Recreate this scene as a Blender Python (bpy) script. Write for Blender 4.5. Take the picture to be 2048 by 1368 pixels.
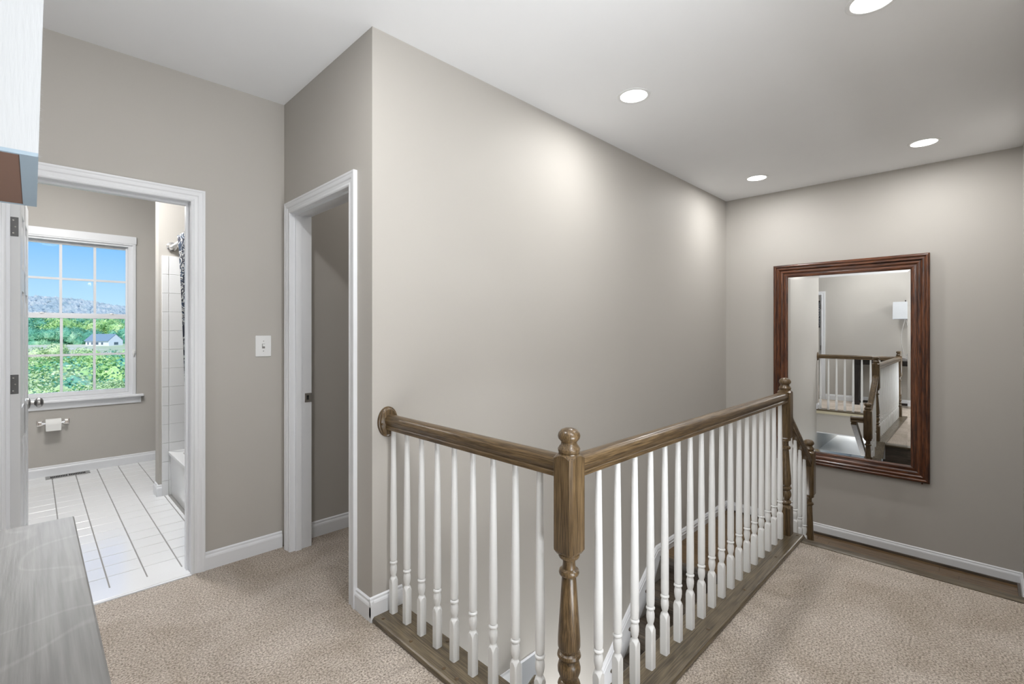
import bpy, bmesh, math, random
from math import sin, cos, radians, pi
from mathutils import Vector, Matrix
random.seed(7)
S = bpy.context.scene
COL = S.collection
for o in list(bpy.data.objects): bpy.data.objects.remove(o)

# ---------------------------------------------------------------- camera, sky, sun, area lights, exposure
CAMZ = 1.335
cam_d = bpy.data.cameras.new('camera'); cam = bpy.data.objects.new('camera', cam_d); COL.objects.link(cam)
cam_d.sensor_width = 36; cam_d.lens = 36*955/2048; cam_d.shift_y = -22/2048; cam_d.clip_start = .02; cam_d.clip_end = 6000
cam.location = (0, 0, CAMZ); cam.rotation_euler = (pi/2, 0, radians(-45.12))
S.camera = cam
S.view_settings.view_transform = 'Standard'; S.view_settings.look = 'None'
S.view_settings.exposure = 0.06; S.view_settings.gamma = 1; S.view_settings.use_curve_mapping = False
W = bpy.data.worlds.new('sky'); S.world = W; W.use_nodes = True
nt = W.node_tree; nt.nodes.clear()
wo = nt.nodes.new('ShaderNodeOutputWorld'); bg = nt.nodes.new('ShaderNodeBackground')
tc = nt.nodes.new('ShaderNodeTexCoord'); sx = nt.nodes.new('ShaderNodeSeparateXYZ'); rp = nt.nodes.new('ShaderNodeValToRGB')
nt.links.new(tc.outputs['Generated'], sx.inputs[0]); nt.links.new(sx.outputs[2], rp.inputs[0])
nt.links.new(rp.outputs[0], bg.inputs[0]); nt.links.new(bg.outputs[0], wo.inputs[0])
e = rp.color_ramp.elements
e[0].position = 0.0; e[0].color = (.66, .86, 1, 1); e[1].position = .30; e[1].color = (.07, .27, .80, 1)
e2 = e.new(.05); e2.color = (.47, .76, 1, 1)
e3 = e.new(.15); e3.color = (.20, .53, 1.0, 1)
bg.inputs[1].default_value = 1.0
def light(name, kind, loc, energy, size=.2, color=(1, 1, 1), rot=(0, 0, 0), spread=180, sy=None):
    l = bpy.data.lights.new(name, kind); l.energy = energy; l.color = color
    if kind == 'AREA':
        l.shape = 'DISK' if sy is None else 'RECTANGLE'; l.size = size; l.spread = radians(spread)
        if sy: l.size_y = sy
    if kind == 'POINT': l.shadow_soft_size = size
    o = bpy.data.objects.new(name, l); COL.objects.link(o); o.location = loc; o.rotation_euler = rot
    return o
sun = light('sun', 'SUN', (0, 0, 30), 3.4, color=(1, .96, .88)); sun.data.angle = radians(.6)
sun.rotation_euler = (radians(40), radians(-18), 0)      # high, from behind the house
# recessed cans (one lamp per fitting), fittings themselves are built below; the last is an added unseen fill
CANS = [(2.534, 1.497), (4.69, 1.50), (4.69, .336), (2.52, .347), (.37, 1.497)]
for i, (x, y) in enumerate(CANS):
    light('can_lamp', 'AREA', (x, y, 2.728), 10.5 if x > 4 else (14 if x < 1 else 9.5), .15, (1, .992, .985), spread=180)
light('bath_fill_area', 'AREA', (.2, 4.3, 2.71), 34, .5, (1, .99, .98))  # added fill pointing down at the bathroom floor and lower walls
light('bath_fill_window_end', 'POINT', (.1, 5.0, 2.52), 14, .15, (1, .98, .95))  # added fill for the window wall, no fixture modelled
light('bath_fill_door_end', 'POINT', (.15, 3.95, 2.56), 9, .15, (1, .98, .95))  # added fill for the open door face and tub end
light('closet_fill', 'POINT', (2.0, 2.75, 2.5), 5, .1, (1, .96, .92))  # added fill so the room past the second doorway reads
light('bedroom_fill', 'AREA', (-1.6, 2.2, 2.6), 25, .8, (.97, .98, 1))  # added fill for the bedroom, kept out of direct sight
light('upward_fill', 'AREA', (.95, -1.0, .35), 92, 1.5, (.92, .96, 1), rot=(radians(180-24), 0, radians(-62)), spread=165)   # added upward fill, bounced off the ceiling to brighten the hall
light('hall_fill', 'POINT', (.85, -.12, 2.35), 30, .13, (.99, .99, 1))  # added unseen fill for the left walls and ceiling
light('side_room_fill', 'AREA', (.6, -1.5, 2.65), 35, .8, (.97, .98, 1))  # added unseen fill in the room beside the camera
light('foyer_fill', 'AREA', (2.6, 2.5, -.72), 14, .4, (.97, .98, 1))  # added fill behind the low opening in the long wall
light('stairwell_up_fill', 'POINT', (2.3, 1.45, -1.5), 36, .2, (.98, .99, 1))  # added unseen fill lifting the far ceiling through the stairwell
light('ledge_fill', 'AREA', (-.5, 1.5, -.42), 4.5, .95, (1, .99, .97))  # added fill brightening the white ledge under the slab

# ---------------------------------------------------------------- materials
def mat(name, color, rough=.5, metal=0, spec=.5, coat=0):
    m = bpy.data.materials.new(name); m.use_nodes = True; b = m.node_tree.nodes['Principled BSDF']
    b.inputs['Base Color'].default_value = (*color, 1); b.inputs['Roughness'].default_value = rough
    b.inputs['Metallic'].default_value = metal; b.inputs['Specular IOR Level'].default_value = spec
    b.inputs['Coat Weight'].default_value = coat; b.inputs['Coat Roughness'].default_value = .15
    return m
def N(m, t, **kw):
    n = m.node_tree.nodes.new(t)
    for k, v in kw.items(): setattr(n, k, v)
    return n
def L(m, a, b): m.node_tree.links.new(a, b)
def coords(m, scale=(1, 1, 1), rot=(0, 0, 0)):
    t = N(m, 'ShaderNodeTexCoord'); mp = N(m, 'ShaderNodeMapping')
    mp.inputs['Scale'].default_value = scale; mp.inputs['Rotation'].default_value = rot
    L(m, t.outputs['Object'], mp.inputs[0]); return mp.outputs[0]
def noise(m, vec, scale, detail=3, rough=.5, dist=0):
    n = N(m, 'ShaderNodeTexNoise'); n.inputs['Scale'].default_value = scale; n.inputs['Detail'].default_value = detail
    n.inputs['Roughness'].default_value = rough; n.inputs['Distortion'].default_value = dist
    L(m, vec, n.inputs['Vector']); return n.outputs[0]
def ramp(m, fac, stops):
    r = N(m, 'ShaderNodeValToRGB'); el = r.color_ramp.elements
    while len(el) < len(stops): el.new(.5)
    for q, (p, c) in zip(el, stops): q.position = p; q.color = (*c, 1)
    L(m, fac, r.inputs[0]); return r.outputs[0]
def bump(m, h, strength, dist=.002):
    b = N(m, 'ShaderNodeBump'); b.inputs['Strength'].default_value = strength; b.inputs['Distance'].default_value = dist
    L(m, h, b.inputs['Height']); L(m, b.outputs[0], m.node_tree.nodes['Principled BSDF'].inputs['Normal'])
def base(m, sock): L(m, sock, m.node_tree.nodes['Principled BSDF'].inputs['Base Color'])
def paint(name, c, rough=.6, b=.12):
    m = mat(name, c, rough, spec=.3); v = coords(m)
    base(m, ramp(m, noise(m, v, 1.3, 4), [(.3, tuple(x*.985 for x in c)), (.7, tuple(min(1, x*1.015) for x in c))]))
    bump(m, noise(m, v, 260, 2), b, .001); return m
def wood(name, dark, mid, lite, axis, rough=.3, gscale=1.0, coat=.3):
    m = mat(name, mid, rough, coat=coat)
    sc = [22*gscale]*3; sc[axis] = 1.1*gscale; v = coords(m, tuple(sc))
    n1 = noise(m, v, 1.2, 6, .6, 1.2)
    sc2 = [150*gscale]*3; sc2[axis] = 5*gscale; n2 = noise(m, coords(m, tuple(sc2)), 1.5, 3, .6)
    mx = N(m, 'ShaderNodeMix', data_type='FLOAT'); mx.inputs[0].default_value = .6
    L(m, n1, mx.inputs[2]); L(m, n2, mx.inputs[3])
    base(m, ramp(m, mx.outputs[0], [(.42, dark), (.5, mid), (.60, lite)])); bump(m, n2, .25, .0008); return m
WALL = (.47, .45, .418)
M = {}
M['wall'] = paint('greige_paint', WALL)
M['ceil'] = paint('ceiling_paint', (.86, .87, .885), .8)
M['trim'] = paint('white_semigloss', (.76, .775, .80), .32, .03)
M['cream'] = mat('cream_moulding', (.60, .55, .40), .4)
M['white'] = mat('white_enamel', (.80, .81, .81), .3)
M['door'] = mat('door_paint', (.70, .71, .72), .35)
RD, RM, RL = (.048, .029, .012), (.105, .066, .029), (.175, .116, .056)
for ax, k in enumerate('xyz'): M['rail_'+k] = wood('stained_oak_'+k, RD, RM, RL, ax, .3, 1.5, .15)
SD, SM, SL = (.062, .047, .028), (.112, .086, .052), (.175, .138, .085)
for ax, k in enumerate('xyz'): M['shoe_'+k] = wood('dark_oak_'+k, SD, SM, SL, ax, .33, .8)
M['tread'] = wood('tread_oak', (.045, .036, .028), (.085, .067, .05), (.125, .10, .075), 1, .3)
M['plank'] = wood('landing_oak', (.085, .048, .019), (.145, .088, .039), (.21, .13, .06), 1, .3)
M['mah_y'] = wood('mahogany_y', (.022, .006, .003), (.080, .025, .009), (.19, .064, .022), 1, .3, 1.2, .35)
M['mah_z'] = wood('mahogany_z', (.022, .006, .003), (.080, .025, .009), (.19, .064, .022), 2, .3, 1.2, .35)
m = mat('espresso_glare_wood', (.03, .025, .022), .42, coat=.25); m.node_tree.nodes['Principled BSDF'].inputs['Coat Roughness'].default_value = .4
v = coords(m, (9, 2.2, 9)); n1 = noise(m, v, 1.1, 5, .55, 2.5)
n1 = noise(m, coords(m, (2.2, 1.5, 2)), 1.5, 1.5, .4, 1.2); n2 = noise(m, coords(m, (120, 4, 60)), 1, 3)
c1 = ramp(m, n1, [(.485, (1, 1, 1)), (.497, (1.22, 1.22, 1.22)), (.503, (1.22, 1.22, 1.22)), (.515, (1, 1, 1))]); c2 = ramp(m, n2, [(.35, (.115, .112, .108)), (.65, (.17, .166, .16))])  # grey base holds the broad glare on the dark table top
mp = N(m, 'ShaderNodeMix', data_type='RGBA', blend_type='MULTIPLY'); mp.inputs[0].default_value = 1; L(m, c1, mp.inputs[6]); L(m, c2, mp.inputs[7]); base(m, mp.outputs[2]); bump(m, noise(m, coords(m, (240, 12, 240)), 1, 3), .3, .0008)
M['espresso'] = m
M['black'] = mat('near_black_wood', (.012, .009, .008), .35)
M['nickel'] = mat('brushed_nickel', (.36, .355, .35), .28, 1)
M['hinge'] = mat('satin_hinge_metal', (.13, .13, .13), .45, .6)
M['chrome'] = mat('chrome', (.85, .85, .86), .07, 1)
M['dark'] = mat('dark_gap', (.01, .01, .01), .8)
M['tile'] = mat('white_glazed_tile', (.80, .81, .82), .16, coat=.3)
bump(M['tile'], noise(M['tile'], coords(M['tile']), 9, 2), .12, .002)
M['wtile'] = mat('white_wall_tile', (.76, .77, .78), .14, coat=.3)
M['grout'] = mat('grout', (.27, .265, .255), .8)
M['wgrout'] = mat('pale_grout', (.66, .66, .65), .8)
M['porcelain'] = mat('white_acrylic', (.80, .81, .82), .12, coat=.5)
M['paper'] = mat('tissue_paper', (.80, .80, .78), .9)
M['shade'] = mat('white_linen', (.56, .585, .61), .95)
bump(M['shade'], noise(M['shade'], coords(M['shade'], (300, 300, 30)), 1, 3), .4, .001)
M['shade_rim'] = mat('blue_grey_rim', (.36, .46, .55), .8)
M['shade_in'] = mat('brown_diffuser', (.23, .135, .10), .8)
mm = bpy.data.materials.new('mirror_silver'); mm.use_nodes = True; b = mm.node_tree.nodes['Principled BSDF']
b.inputs['Metallic'].default_value = 1; b.inputs['Roughness'].default_value = 0; b.inputs['Base Color'].default_value = (.90, .91, .91, 1); M['mirror'] = mm
g = bpy.data.materials.new('window_glass'); g.use_nodes = True; t = g.node_tree; t.nodes.clear()
o_ = t.nodes.new('ShaderNodeOutputMaterial'); mx = t.nodes.new('ShaderNodeMixShader'); tr = t.nodes.new('ShaderNodeBsdfTransparent'); gl = t.nodes.new('ShaderNodeBsdfGlossy'); fr = t.nodes.new('ShaderNodeFresnel')
gl.inputs['Roughness'].default_value = 0.01; fr.inputs[0].default_value = 1.16; t.links.new(fr.outputs[0], mx.inputs[0]); t.links.new(tr.outputs[0], mx.inputs[1]); t.links.new(gl.outputs[0], mx.inputs[2]); t.links.new(mx.outputs[0], o_.inputs[0]); M['glass'] = g
le = bpy.data.materials.new('lamp_lens'); le.use_nodes = True; b = le.node_tree.nodes['Principled BSDF']
b.inputs['Emission Color'].default_value = (1, .985, .96, 1); b.inputs['Emission Strength'].default_value = 6; M['lens'] = le
# carpet
m = mat('beige_carpet', (.4, .33, .26), 1, spec=.1); M['carpet'] = m
v = coords(m)
f1 = noise(m, v, 125, 3, .75); f2 = noise(m, coords(m, (1, 1, 1), (0, 0, .5)), 2.3, 5, .6, .9); f3 = noise(m, v, 60, 2, .6)
c1 = ramp(m, f1, [(.36, (.27, .225, .18)), (.5, (.58, .505, .43)), (.64, (.86, .77, .68))])
c2 = ramp(m, f2, [(.36, (.84, .825, .80)), (.5, (.96, .96, .96)), (.62, (1.06, 1.07, 1.09))])
mp = N(m, 'ShaderNodeMix', data_type='RGBA', blend_type='MULTIPLY'); mp.inputs[0].default_value = 1
L(m, c1, mp.inputs[6]); L(m, c2, mp.inputs[7]); base(m, mp.outputs[2])
ad = N(m, 'ShaderNodeMath', operation='ADD'); L(m, f1, ad.inputs[0]); L(m, f3, ad.inputs[1]); bump(m, ad.outputs[0], 1.0, .012)
# curtain pattern
m = mat('dark_patterned_curtain', (.02, .03, .05), .8); M['curtain'] = m
n1 = noise(m, coords(m), 14, 3, .5, 1.5)
base(m, ramp(m, n1, [(.44, (.012, .015, .03)), (.50, (.55, .55, .53)), (.53, (.02, .045, .09)), (.62, (.012, .015, .02)), (.66, (.4, .4, .4))]))
# greens
def green(name, a, b_, c_, scale=.8):
    m = mat(name, b_, .75, spec=.2); base(m, ramp(m, noise(m, coords(m), scale, 6, .7), [(.33, a), (.5, b_), (.66, c_)])); return m
M['leaf_a'] = green('maple_leaves', (.13, .36, .13), (.40, .66, .24), (.80, .92, .45))
M['leaf_b'] = green('dense_leaves', (.07, .28, .19), (.18, .48, .30), (.50, .76, .48))
M['leaf_c'] = green('pale_leaves', (.28, .45, .18), (.58, .74, .38), (.90, .96, .66))
M['hill'] = green('far_woodland_hazed', (.25, .35, .37), (.41, .49, .49), (.60, .62, .57), .03)  # distance haze is mixed into this pale blue-green
M['grass'] = green('meadow', (.42, .55, .25), (.62, .66, .42), (.82, .74, .62), .03)
M['bark'] = mat('bark', (.13, .10, .07), .9)
M['road'] = mat('pale_road', (.60, .62, .64), .9)
M['siding'] = mat('white_siding', (.85, .86, .88), .6)
M['roof'] = mat('slate_roof', (.24, .34, .40), .7)
M['hwin'] = mat('dark_house_window', (.12, .16, .2), .2)

# ---------------------------------------------------------------- mesh helpers
def bx(bm, x0, x1, y0, y1, z0, z1):
    v = [bm.verts.new((x, y, z)) for x in (x0, x1) for y in (y0, y1) for z in (z0, z1)]
    for f in ((0, 1, 3, 2), (4, 6, 7, 5), (0, 4, 5, 1), (2, 3, 7, 6), (0, 2, 6, 4), (1, 5, 7, 3)): bm.faces.new([v[i] for i in f])
def lathe(bm, prof, cx=0, cy=0, seg=24, cap=True, axis='z'):
    """prof: list of (r, h) from bottom to top about an axis"""
    rings = []
    for r, h in prof:
        ring = []
        for k in range(seg):
            a = 2*pi*k/seg; p, q = r*cos(a), r*sin(a)
            co = {'z': (cx+p, cy+q, h), 'y': (cx+p, h, cy+q), 'x': (h, cx+p, cy+q)}[axis]
            ring.append(bm.verts.new(co))
        rings.append(ring)
    for a, b in zip(rings, rings[1:]):
        for k in range(seg): bm.faces.new((a[k], a[(k+1) % seg], b[(k+1) % seg], b[k]))
    if cap: bm.faces.new(rings[0][::-1]); bm.faces.new(rings[-1])
def prism(bm, pts, vec):
    """extrude a planar polygon of 3D points"""
    a = [bm.verts.new(p) for p in pts]; b = [bm.verts.new(Vector(p)+Vector(vec)) for p in pts]
    bm.faces.new(a[::-1]); bm.faces.new(b)
    n = len(a)
    for i in range(n): bm.faces.new((a[i], a[(i+1) % n], b[(i+1) % n], b[i]))
def loft(bm, sections, closed=True, caps=True):
    R = [[bm.verts.new(p) for p in s] for s in sections]
    for a, b in zip(R, R[1:]):
        n = len(a)
        for i in range(n if closed else n-1): bm.faces.new((a[i], a[(i+1) % n], b[(i+1) % n], b[i]))
    if caps and closed: bm.faces.new(R[0][::-1]); bm.faces.new(R[-1])
def sweep(bm, path, closed, prof, to3d):
    """mitred moulding: path of 2D points; prof of (u outward, v off the plane)"""
    n = len(path); secs = []
    def nrm(a, b):
        d = Vector((b[0]-a[0], b[1]-a[1])).normalized(); return Vector((d.y, -d.x))
    for i in range(n):
        if closed: n0 = nrm(path[i-1], path[i]); n1 = nrm(path[i], path[(i+1) % n])
        else:
            n0 = nrm(path[max(i-1, 0)], path[max(i, 1)]); n1 = nrm(path[min(i, n-2)], path[min(i+1, n-1)])
        k = (n0+n1)/(1+n0.dot(n1))
        secs.append([to3d(path[i][0]+k.x*u, path[i][1]+k.y*u, v_) for u, v_ in prof])
    if closed: secs.append(secs[0])
    loft(bm, secs, True, not closed)
    if closed: bmesh.ops.remove_doubles(bm, verts=bm.verts, dist=1e-6)
def tube(bm, pts, r, seg=12):
    secs = []
    for i, p in enumerate(pts):
        p = Vector(p); d = (Vector(pts[min(i+1, len(pts)-1)])-Vector(pts[max(i-1, 0)])).normalized()
        a = d.cross(Vector((.13, .31, .94))).normalized(); b_ = d.cross(a)
        secs.append([p+(a*cos(2*pi*k/seg)+b_*sin(2*pi*k/seg))*r for k in range(seg)])
    loft(bm, secs)
def obj(name, bm, m, parent=None, smooth=False, bevel=0, loc=None, kind=None, label=None):
    bmesh.ops.recalc_face_normals(bm, faces=bm.faces)
    me = bpy.data.meshes.new(name); bm.to_mesh(me); bm.free()
    me.materials.append(M[m] if isinstance(m, str) else m)
    if smooth:
        for p in me.polygons: p.use_smooth = True
        try: me.set_sharp_from_angle(angle=radians(38))
        except Exception: pass
    o = bpy.data.objects.new(name, me); COL.objects.link(o)
    if parent: o.parent = parent
    if loc: o.location = loc
    if bevel:
        md = o.modifiers.new('bevel', 'BEVEL'); md.width = bevel; md.segments = 2; md.limit_method = 'ANGLE'; md.angle_limit = radians(50)
    if kind: o['kind'] = kind
    if label: o['label'] = label
    return o
def struct(name, bm, m, **k): return obj(name, bm, m, kind='structure', **k)
def thing(name, label, cat, loc=(0, 0, 0), rz=0, group=None):
    o = bpy.data.objects.new(name, None); COL.objects.link(o); o.location = loc; o.rotation_euler = (0, 0, rz); o.empty_display_size = .1
    o['label'] = label; o['category'] = cat
    if group: o['group'] = group
    return o
def tag(o, label, cat, group=None):
    o['label'] = label; o['category'] = cat
    if group: o['group'] = group
    return o
B = bmesh.new
def boxes(*a):
    bm = B()
    for q in a: bx(bm, *q)
    return bm
def share(o, name, parent, loc, rot=None):
    c = o.copy(); c.name = name; COL.objects.link(c); c.parent = parent; c.location = loc
    if rot: c.rotation_euler = rot
    return c

# ---------------------------------------------------------------- structure
H = 2.74; LZ = -.60; FZ = -2.95
XW = 5.31; YW = 2.01; YS = 3.10; XB = -.38; YR = -.19; XC = 1.105
struct('floor', boxes((XB-.12, XC, YR-2.3, YS, -.36, 0), (XC, 3.42, YR-2.3, .84, -.36, 0), (XC, 2.7, YW+.12, YS, -.36, 0), (-3.2, XB-.12, .9, 3.4, -.36, 0)), 'carpet')
struct('ceiling', boxes((-3.2, XW+.1, -2.6, 3.16, H, H+.2), (-1.6, 1.7, 3.16, 6.3, H, H+.2)), 'ceil')
# long wall over the stairwell, with the opening low down beside the lower stair
struct('wall_stairwell', boxes((XC, XW, YW, YW+.12, -.67, H), (2.25, XW, YW, YW+.12, FZ, -.67), (-1.6, XC, YW, YW+.12, FZ, -.36), (XC, 1.5, YW, YW+.12, FZ, -.67)), 'wall')
struct('wall_end', boxes((XW, XW+.1, YR-.1, YW+.12, FZ, H)), 'wall')
struct('wall_right', boxes((1.3, XW, YR-.1, YR, FZ, H), (XB-.12, .2, YR-.1, YR, 0, H), (.2, 1.3, YR-.1, YR, 2.1, H)), 'wall')
struct('wall_side_room', boxes((-.6, 1.8, -2.6, -2.5, 0, H), (-.6, -.5, -2.5, YR, 0, H), (1.7, 1.8, -2.5, YR-.1, 0, H)), 'wall')
# wall with bathroom door (opening X -.084...612)
BX0, BX1, DH = -.084, .612, 2.045
struct('wall_bathroom', boxes((XB-.12, BX0-.015, YS, YS+.12, 0, H), (BX1+.015, 2.7, YS, YS+.12, 0, H), (BX0-.015, BX1+.015, YS, YS+.12, DH+.015, H), (-1.6, XB-.12, YS+.0, YS+.12, 0, H)), 'wall')
# wall with the second doorway (X = 1.105), opening Y 2.22..2.98
CY0, CY1 = 2.22, 2.98
struct('wall_doorway', boxes((XC, XC+.12, YW+.12, CY0-.015, 0, H), (XC, XC+.12, CY1+.015, YS, 0, H), (XC, XC+.12, CY0-.015, CY1+.015, DH+.015, H), (2.6, 2.7, YW+.12, YS, 0, H)), 'wall')
# back wall with bedroom doorway Y 2.27..3.02
struct('wall_back', boxes((XB-.12, XB, YR, 2.27, 0, H), (XB-.12, XB, 3.02, YS, 0, H), (XB-.12, XB, 2.27, 3.02, 2.06, H)), 'wall')
struct('wall_bedroom', boxes((-3.2, -3.1, .9, 3.4, 0, H), (-3.1, XB-.12, .9, 1.0, 0, H), (-3.1, -1.6, 3.22, 3.4, 0, H)), 'wall')
# bathroom walls; window wall at Y 6.10 with the opening
BYW = 6.10; WX0, WX1, WZ0, WZ1 = -.10, .712, .70, 2.205
struct('wall_window', boxes((-1.6, WX0, BYW, BYW+.14, 0, H), (WX1, 1.7, BYW, BYW+.14, 0, H), (WX0, WX1, BYW, BYW+.14, 0, WZ0), (WX0, WX1, BYW, BYW+.14, WZ1, H)), 'wall')
struct('wall_tub', boxes((.715, 1.62, 4.72, 4.86, 0, H), (1.62, 1.7, YS+.12, BYW, 0, H), (-1.6, -1.5, YS+.12, BYW, 0, H)), 'wall')
# landing, slab edges and stairwell faces
struct('wall_slab_edge', boxes((XC, 1.245, .985, YW, -.36, -.002), (XC, 3.48, .84, .985, FZ, -.002)), 'wall')
struct('ceiling_lower', boxes((-1.6, 1.2449, .985, YW, -.375, -.36)), 'trim')
struct('trim_ledge', boxes((-1.6, 1.5, .985, YW, -.72, -.68)), 'white')
struct('floor_lower', boxes((-2.2, 5.4, -.3, 4.2, FZ-.1, FZ)), 'plank')
struct('wall_lower', boxes((1.2, 4.4, 3.0, 3.1, FZ, -.66), (4.4, 4.5, YW+.12, 3.1, FZ, -.60), (1.1, 4.5, YW+.12, 3.1, -.66, -.60), (-1.7, -1.6, .9, 3.1, FZ, -.39), (-1.6, 1.2, 3.0, 3.1, FZ, -.60)), 'white')
struct('floor_landing', boxes((4.0, XW, YR, YW, LZ-.25, LZ-.018), (3.87, 4.0, .99, YW, LZ-.25, LZ-.018)), 'dark')
fl = bpy.data.objects['floor_landing']
# planks of the landing run along Y
x = 3.83; k = 0
while x < XW-.002:   # courses of boards
    w = min(.083, XW-x)
    y = YR if x >= 3.99 else .99
    cuts = [y]; yy = y + random.uniform(.3, .9)
    while yy < YW-.2: cuts.append(yy); yy += random.uniform(.6, 1.2)
    cuts.append(YW)
    for a, b_ in zip(cuts, cuts[1:]): obj('plank', boxes((x+.0008, x+w-.0008, a+.0008, b_-.0008, LZ-.018, LZ-random.uniform(0, .0006))), 'plank', fl)
    x += w
# ---------------------------------------------------------------- baseboards
BP = [(0, 0), (.015, 0), (.015, .068), (.0125, .076), (.008, .082), (.0075, .092), (0, .098)]   # (off wall, z)
def baseb(name, p0, p1, nrm, z=0, sc=1, parent=None):
    bm = B(); n = Vector(nrm)
    secs = [[Vector((p[0], p[1], z))+n*u*sc+Vector((0, 0, h*sc)) for u, h in BP] for p in (p0, p1)]
    loft(bm, secs); return struct(name, bm, 'trim', parent=parent)
baseb('baseboard_bathroom_wall', (BX1+.066, YS), (XC-.015, YS), (0, -1, 0))
baseb('baseboard_corner', (XC, 2.157), (XC, YW-.015), (-1, 0, 0))
baseb('baseboard_corner', (XC-.015, YW), (1.262, YW), (0, -1, 0), z=.022, sc=.9)
baseb('baseboard_closet', (XC+.12, YS), (2.6, YS), (0, -1, 0))
baseb('baseboard_end', (XW, YR), (XW, YW), (-1, 0, 0), z=LZ)
baseb('baseboard_right', (3.5, YR), (XW-.015, YR), (0, 1, 0), z=LZ)
baseb('baseboard_back', (XB, YR), (XB, 2.2), (1, 0, 0), sc=1.1)
baseb('baseboard_window_wall', (-1.5, BYW), (1.6, BYW), (0, -1, 0))
baseb('baseboard_tub_stub', (.715, 4.86), (.715, 4.715), (-1, 0, 0), sc=1.0)
baseb('baseboard_tub_stub', (.70, 4.72), (.735, 4.72), (0, -1, 0), sc=1.0)
# dark shoe strip below the landing baseboards
struct('trim_landing_shoe', boxes((XW-.03, XW-.015, YR, YW, LZ, LZ+.018), (4.0, XW-.03, YR+.015, YR+.03, LZ, LZ+.018)), 'tread')
# long-wall skirt: level on the landing, then raking down beside the lower stair
SL_ = .778
def skirt(prof_off, thick, drop, m, name):
    pts = [(XW-.015, LZ+.10), (3.76, LZ+.10), (1.35, LZ+.10-SL_*2.41)]
    bm = B(); secs = []
    for (px, pz) in pts: secs.append([(px, YW-a, pz+b_) for a, b_ in prof_off])
    loft(bm, secs); return struct(name, bm, m)
skirt([(0, 0), (.004, -.004), (.010, -.008), (.014, -.018), (.018, -.022), (.018, -.040), (.022, -.046), (0, -.046)], 0, 0, 'trim', 'baseboard_stair')
bm = B()
prism(bm, [(XW-.015, YW-.012, LZ+.06), (3.76, YW-.012, LZ+.06), (1.35, YW-.012, LZ+.06-SL_*2.41), (1.35, YW-.012, LZ-.35-SL_*2.41), (3.70, YW-.012, LZ-.2), (3.83, YW-.012, LZ), (XW-.015, YW-.012, LZ)], (0, .012, 0))
struct('baseboard_stair_skirt', bm, 'trim')

# ---------------------------------------------------------------- door casings
CP = [(0, 0), (0, .010), (.006, .014), (.012, .014), (.016, .011), (.030, .012), (.036, .016), (.044, .017), (.052, .017), (.058, .020), (.066, .020), (.066, 0)]
def casing(name, a0, a1, top, to3d, legs=0.0):
    bm = B(); sweep(bm, [(a0, legs), (a0, top), (a1, top), (a1, legs)][::-1], False, CP, to3d); return struct(name, bm, 'trim')
casing('trim_bathroom_door', BX0, BX1, DH, lambda a, z, v_: (a, YS-v_, z))
casing('trim_bathroom_door_inner', BX0, BX1, DH, lambda a, z, v_: (a, YS+.12+v_, z))
casing('trim_doorway', CY0, CY1, DH, lambda a, z, v_: (XC-v_, a, z))
casing('trim_bedroom_door', 2.27, 3.02, 2.045, lambda a, z, v_: (XB+v_, a, z))
# jambs with stops
def jamb_x(name, x0, x1, y0, y1, top):
    s = .012
    return struct(name, boxes((x0-.015, x0, y0, y1, 0, top+.015), (x1, x1+.015, y0, y1, 0, top+.015), (x0, x1, y0, y1, top, top+.015),
        (x0, x0+s, y0+.045, y0+.08, 0, top), (x1-s, x1, y0+.045, y0+.08, 0, top), (x0+s, x1-s, y0+.045, y0+.08, top-s, top)), 'trim')
jamb_x('trim_bathroom_jamb', BX0, BX1, YS, YS+.12, DH)
s = .012
j2 = struct('trim_doorway_jamb', boxes((XC, XC+.12, CY0-.015, CY0, 0, DH+.015), (XC, XC+.12, CY1, CY1+.015, 0, DH+.015), (XC, XC+.12, CY0, CY1, DH, DH+.015),
    (XC+.02, XC+.056, CY0, CY0+s, 0, DH), (XC+.02, XC+.056, CY1-s, CY1, 0, DH), (XC+.02, XC+.056, CY0+s, CY1-s, DH-s, DH)), 'trim')
sp = obj('strike_plate', boxes((XC+.077, XC+.122, CY1-.003, CY1, .895, .952)), 'chrome', j2, bevel=.002, label='chrome strike plate')
obj('latch_hole', boxes((XC+.089, XC+.103, CY1-.0036, CY1-.0028, .91, .938)), 'dark', sp)
struct('trim_bedroom_jamb', boxes((XB-.12, XB, 2.255, 2.27, 0, 2.06), (XB-.12, XB, 3.02, 3.035, 0, 2.06), (XB-.12, XB, 2.27, 3.02, 2.045, 2.06)), 'trim')
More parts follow.
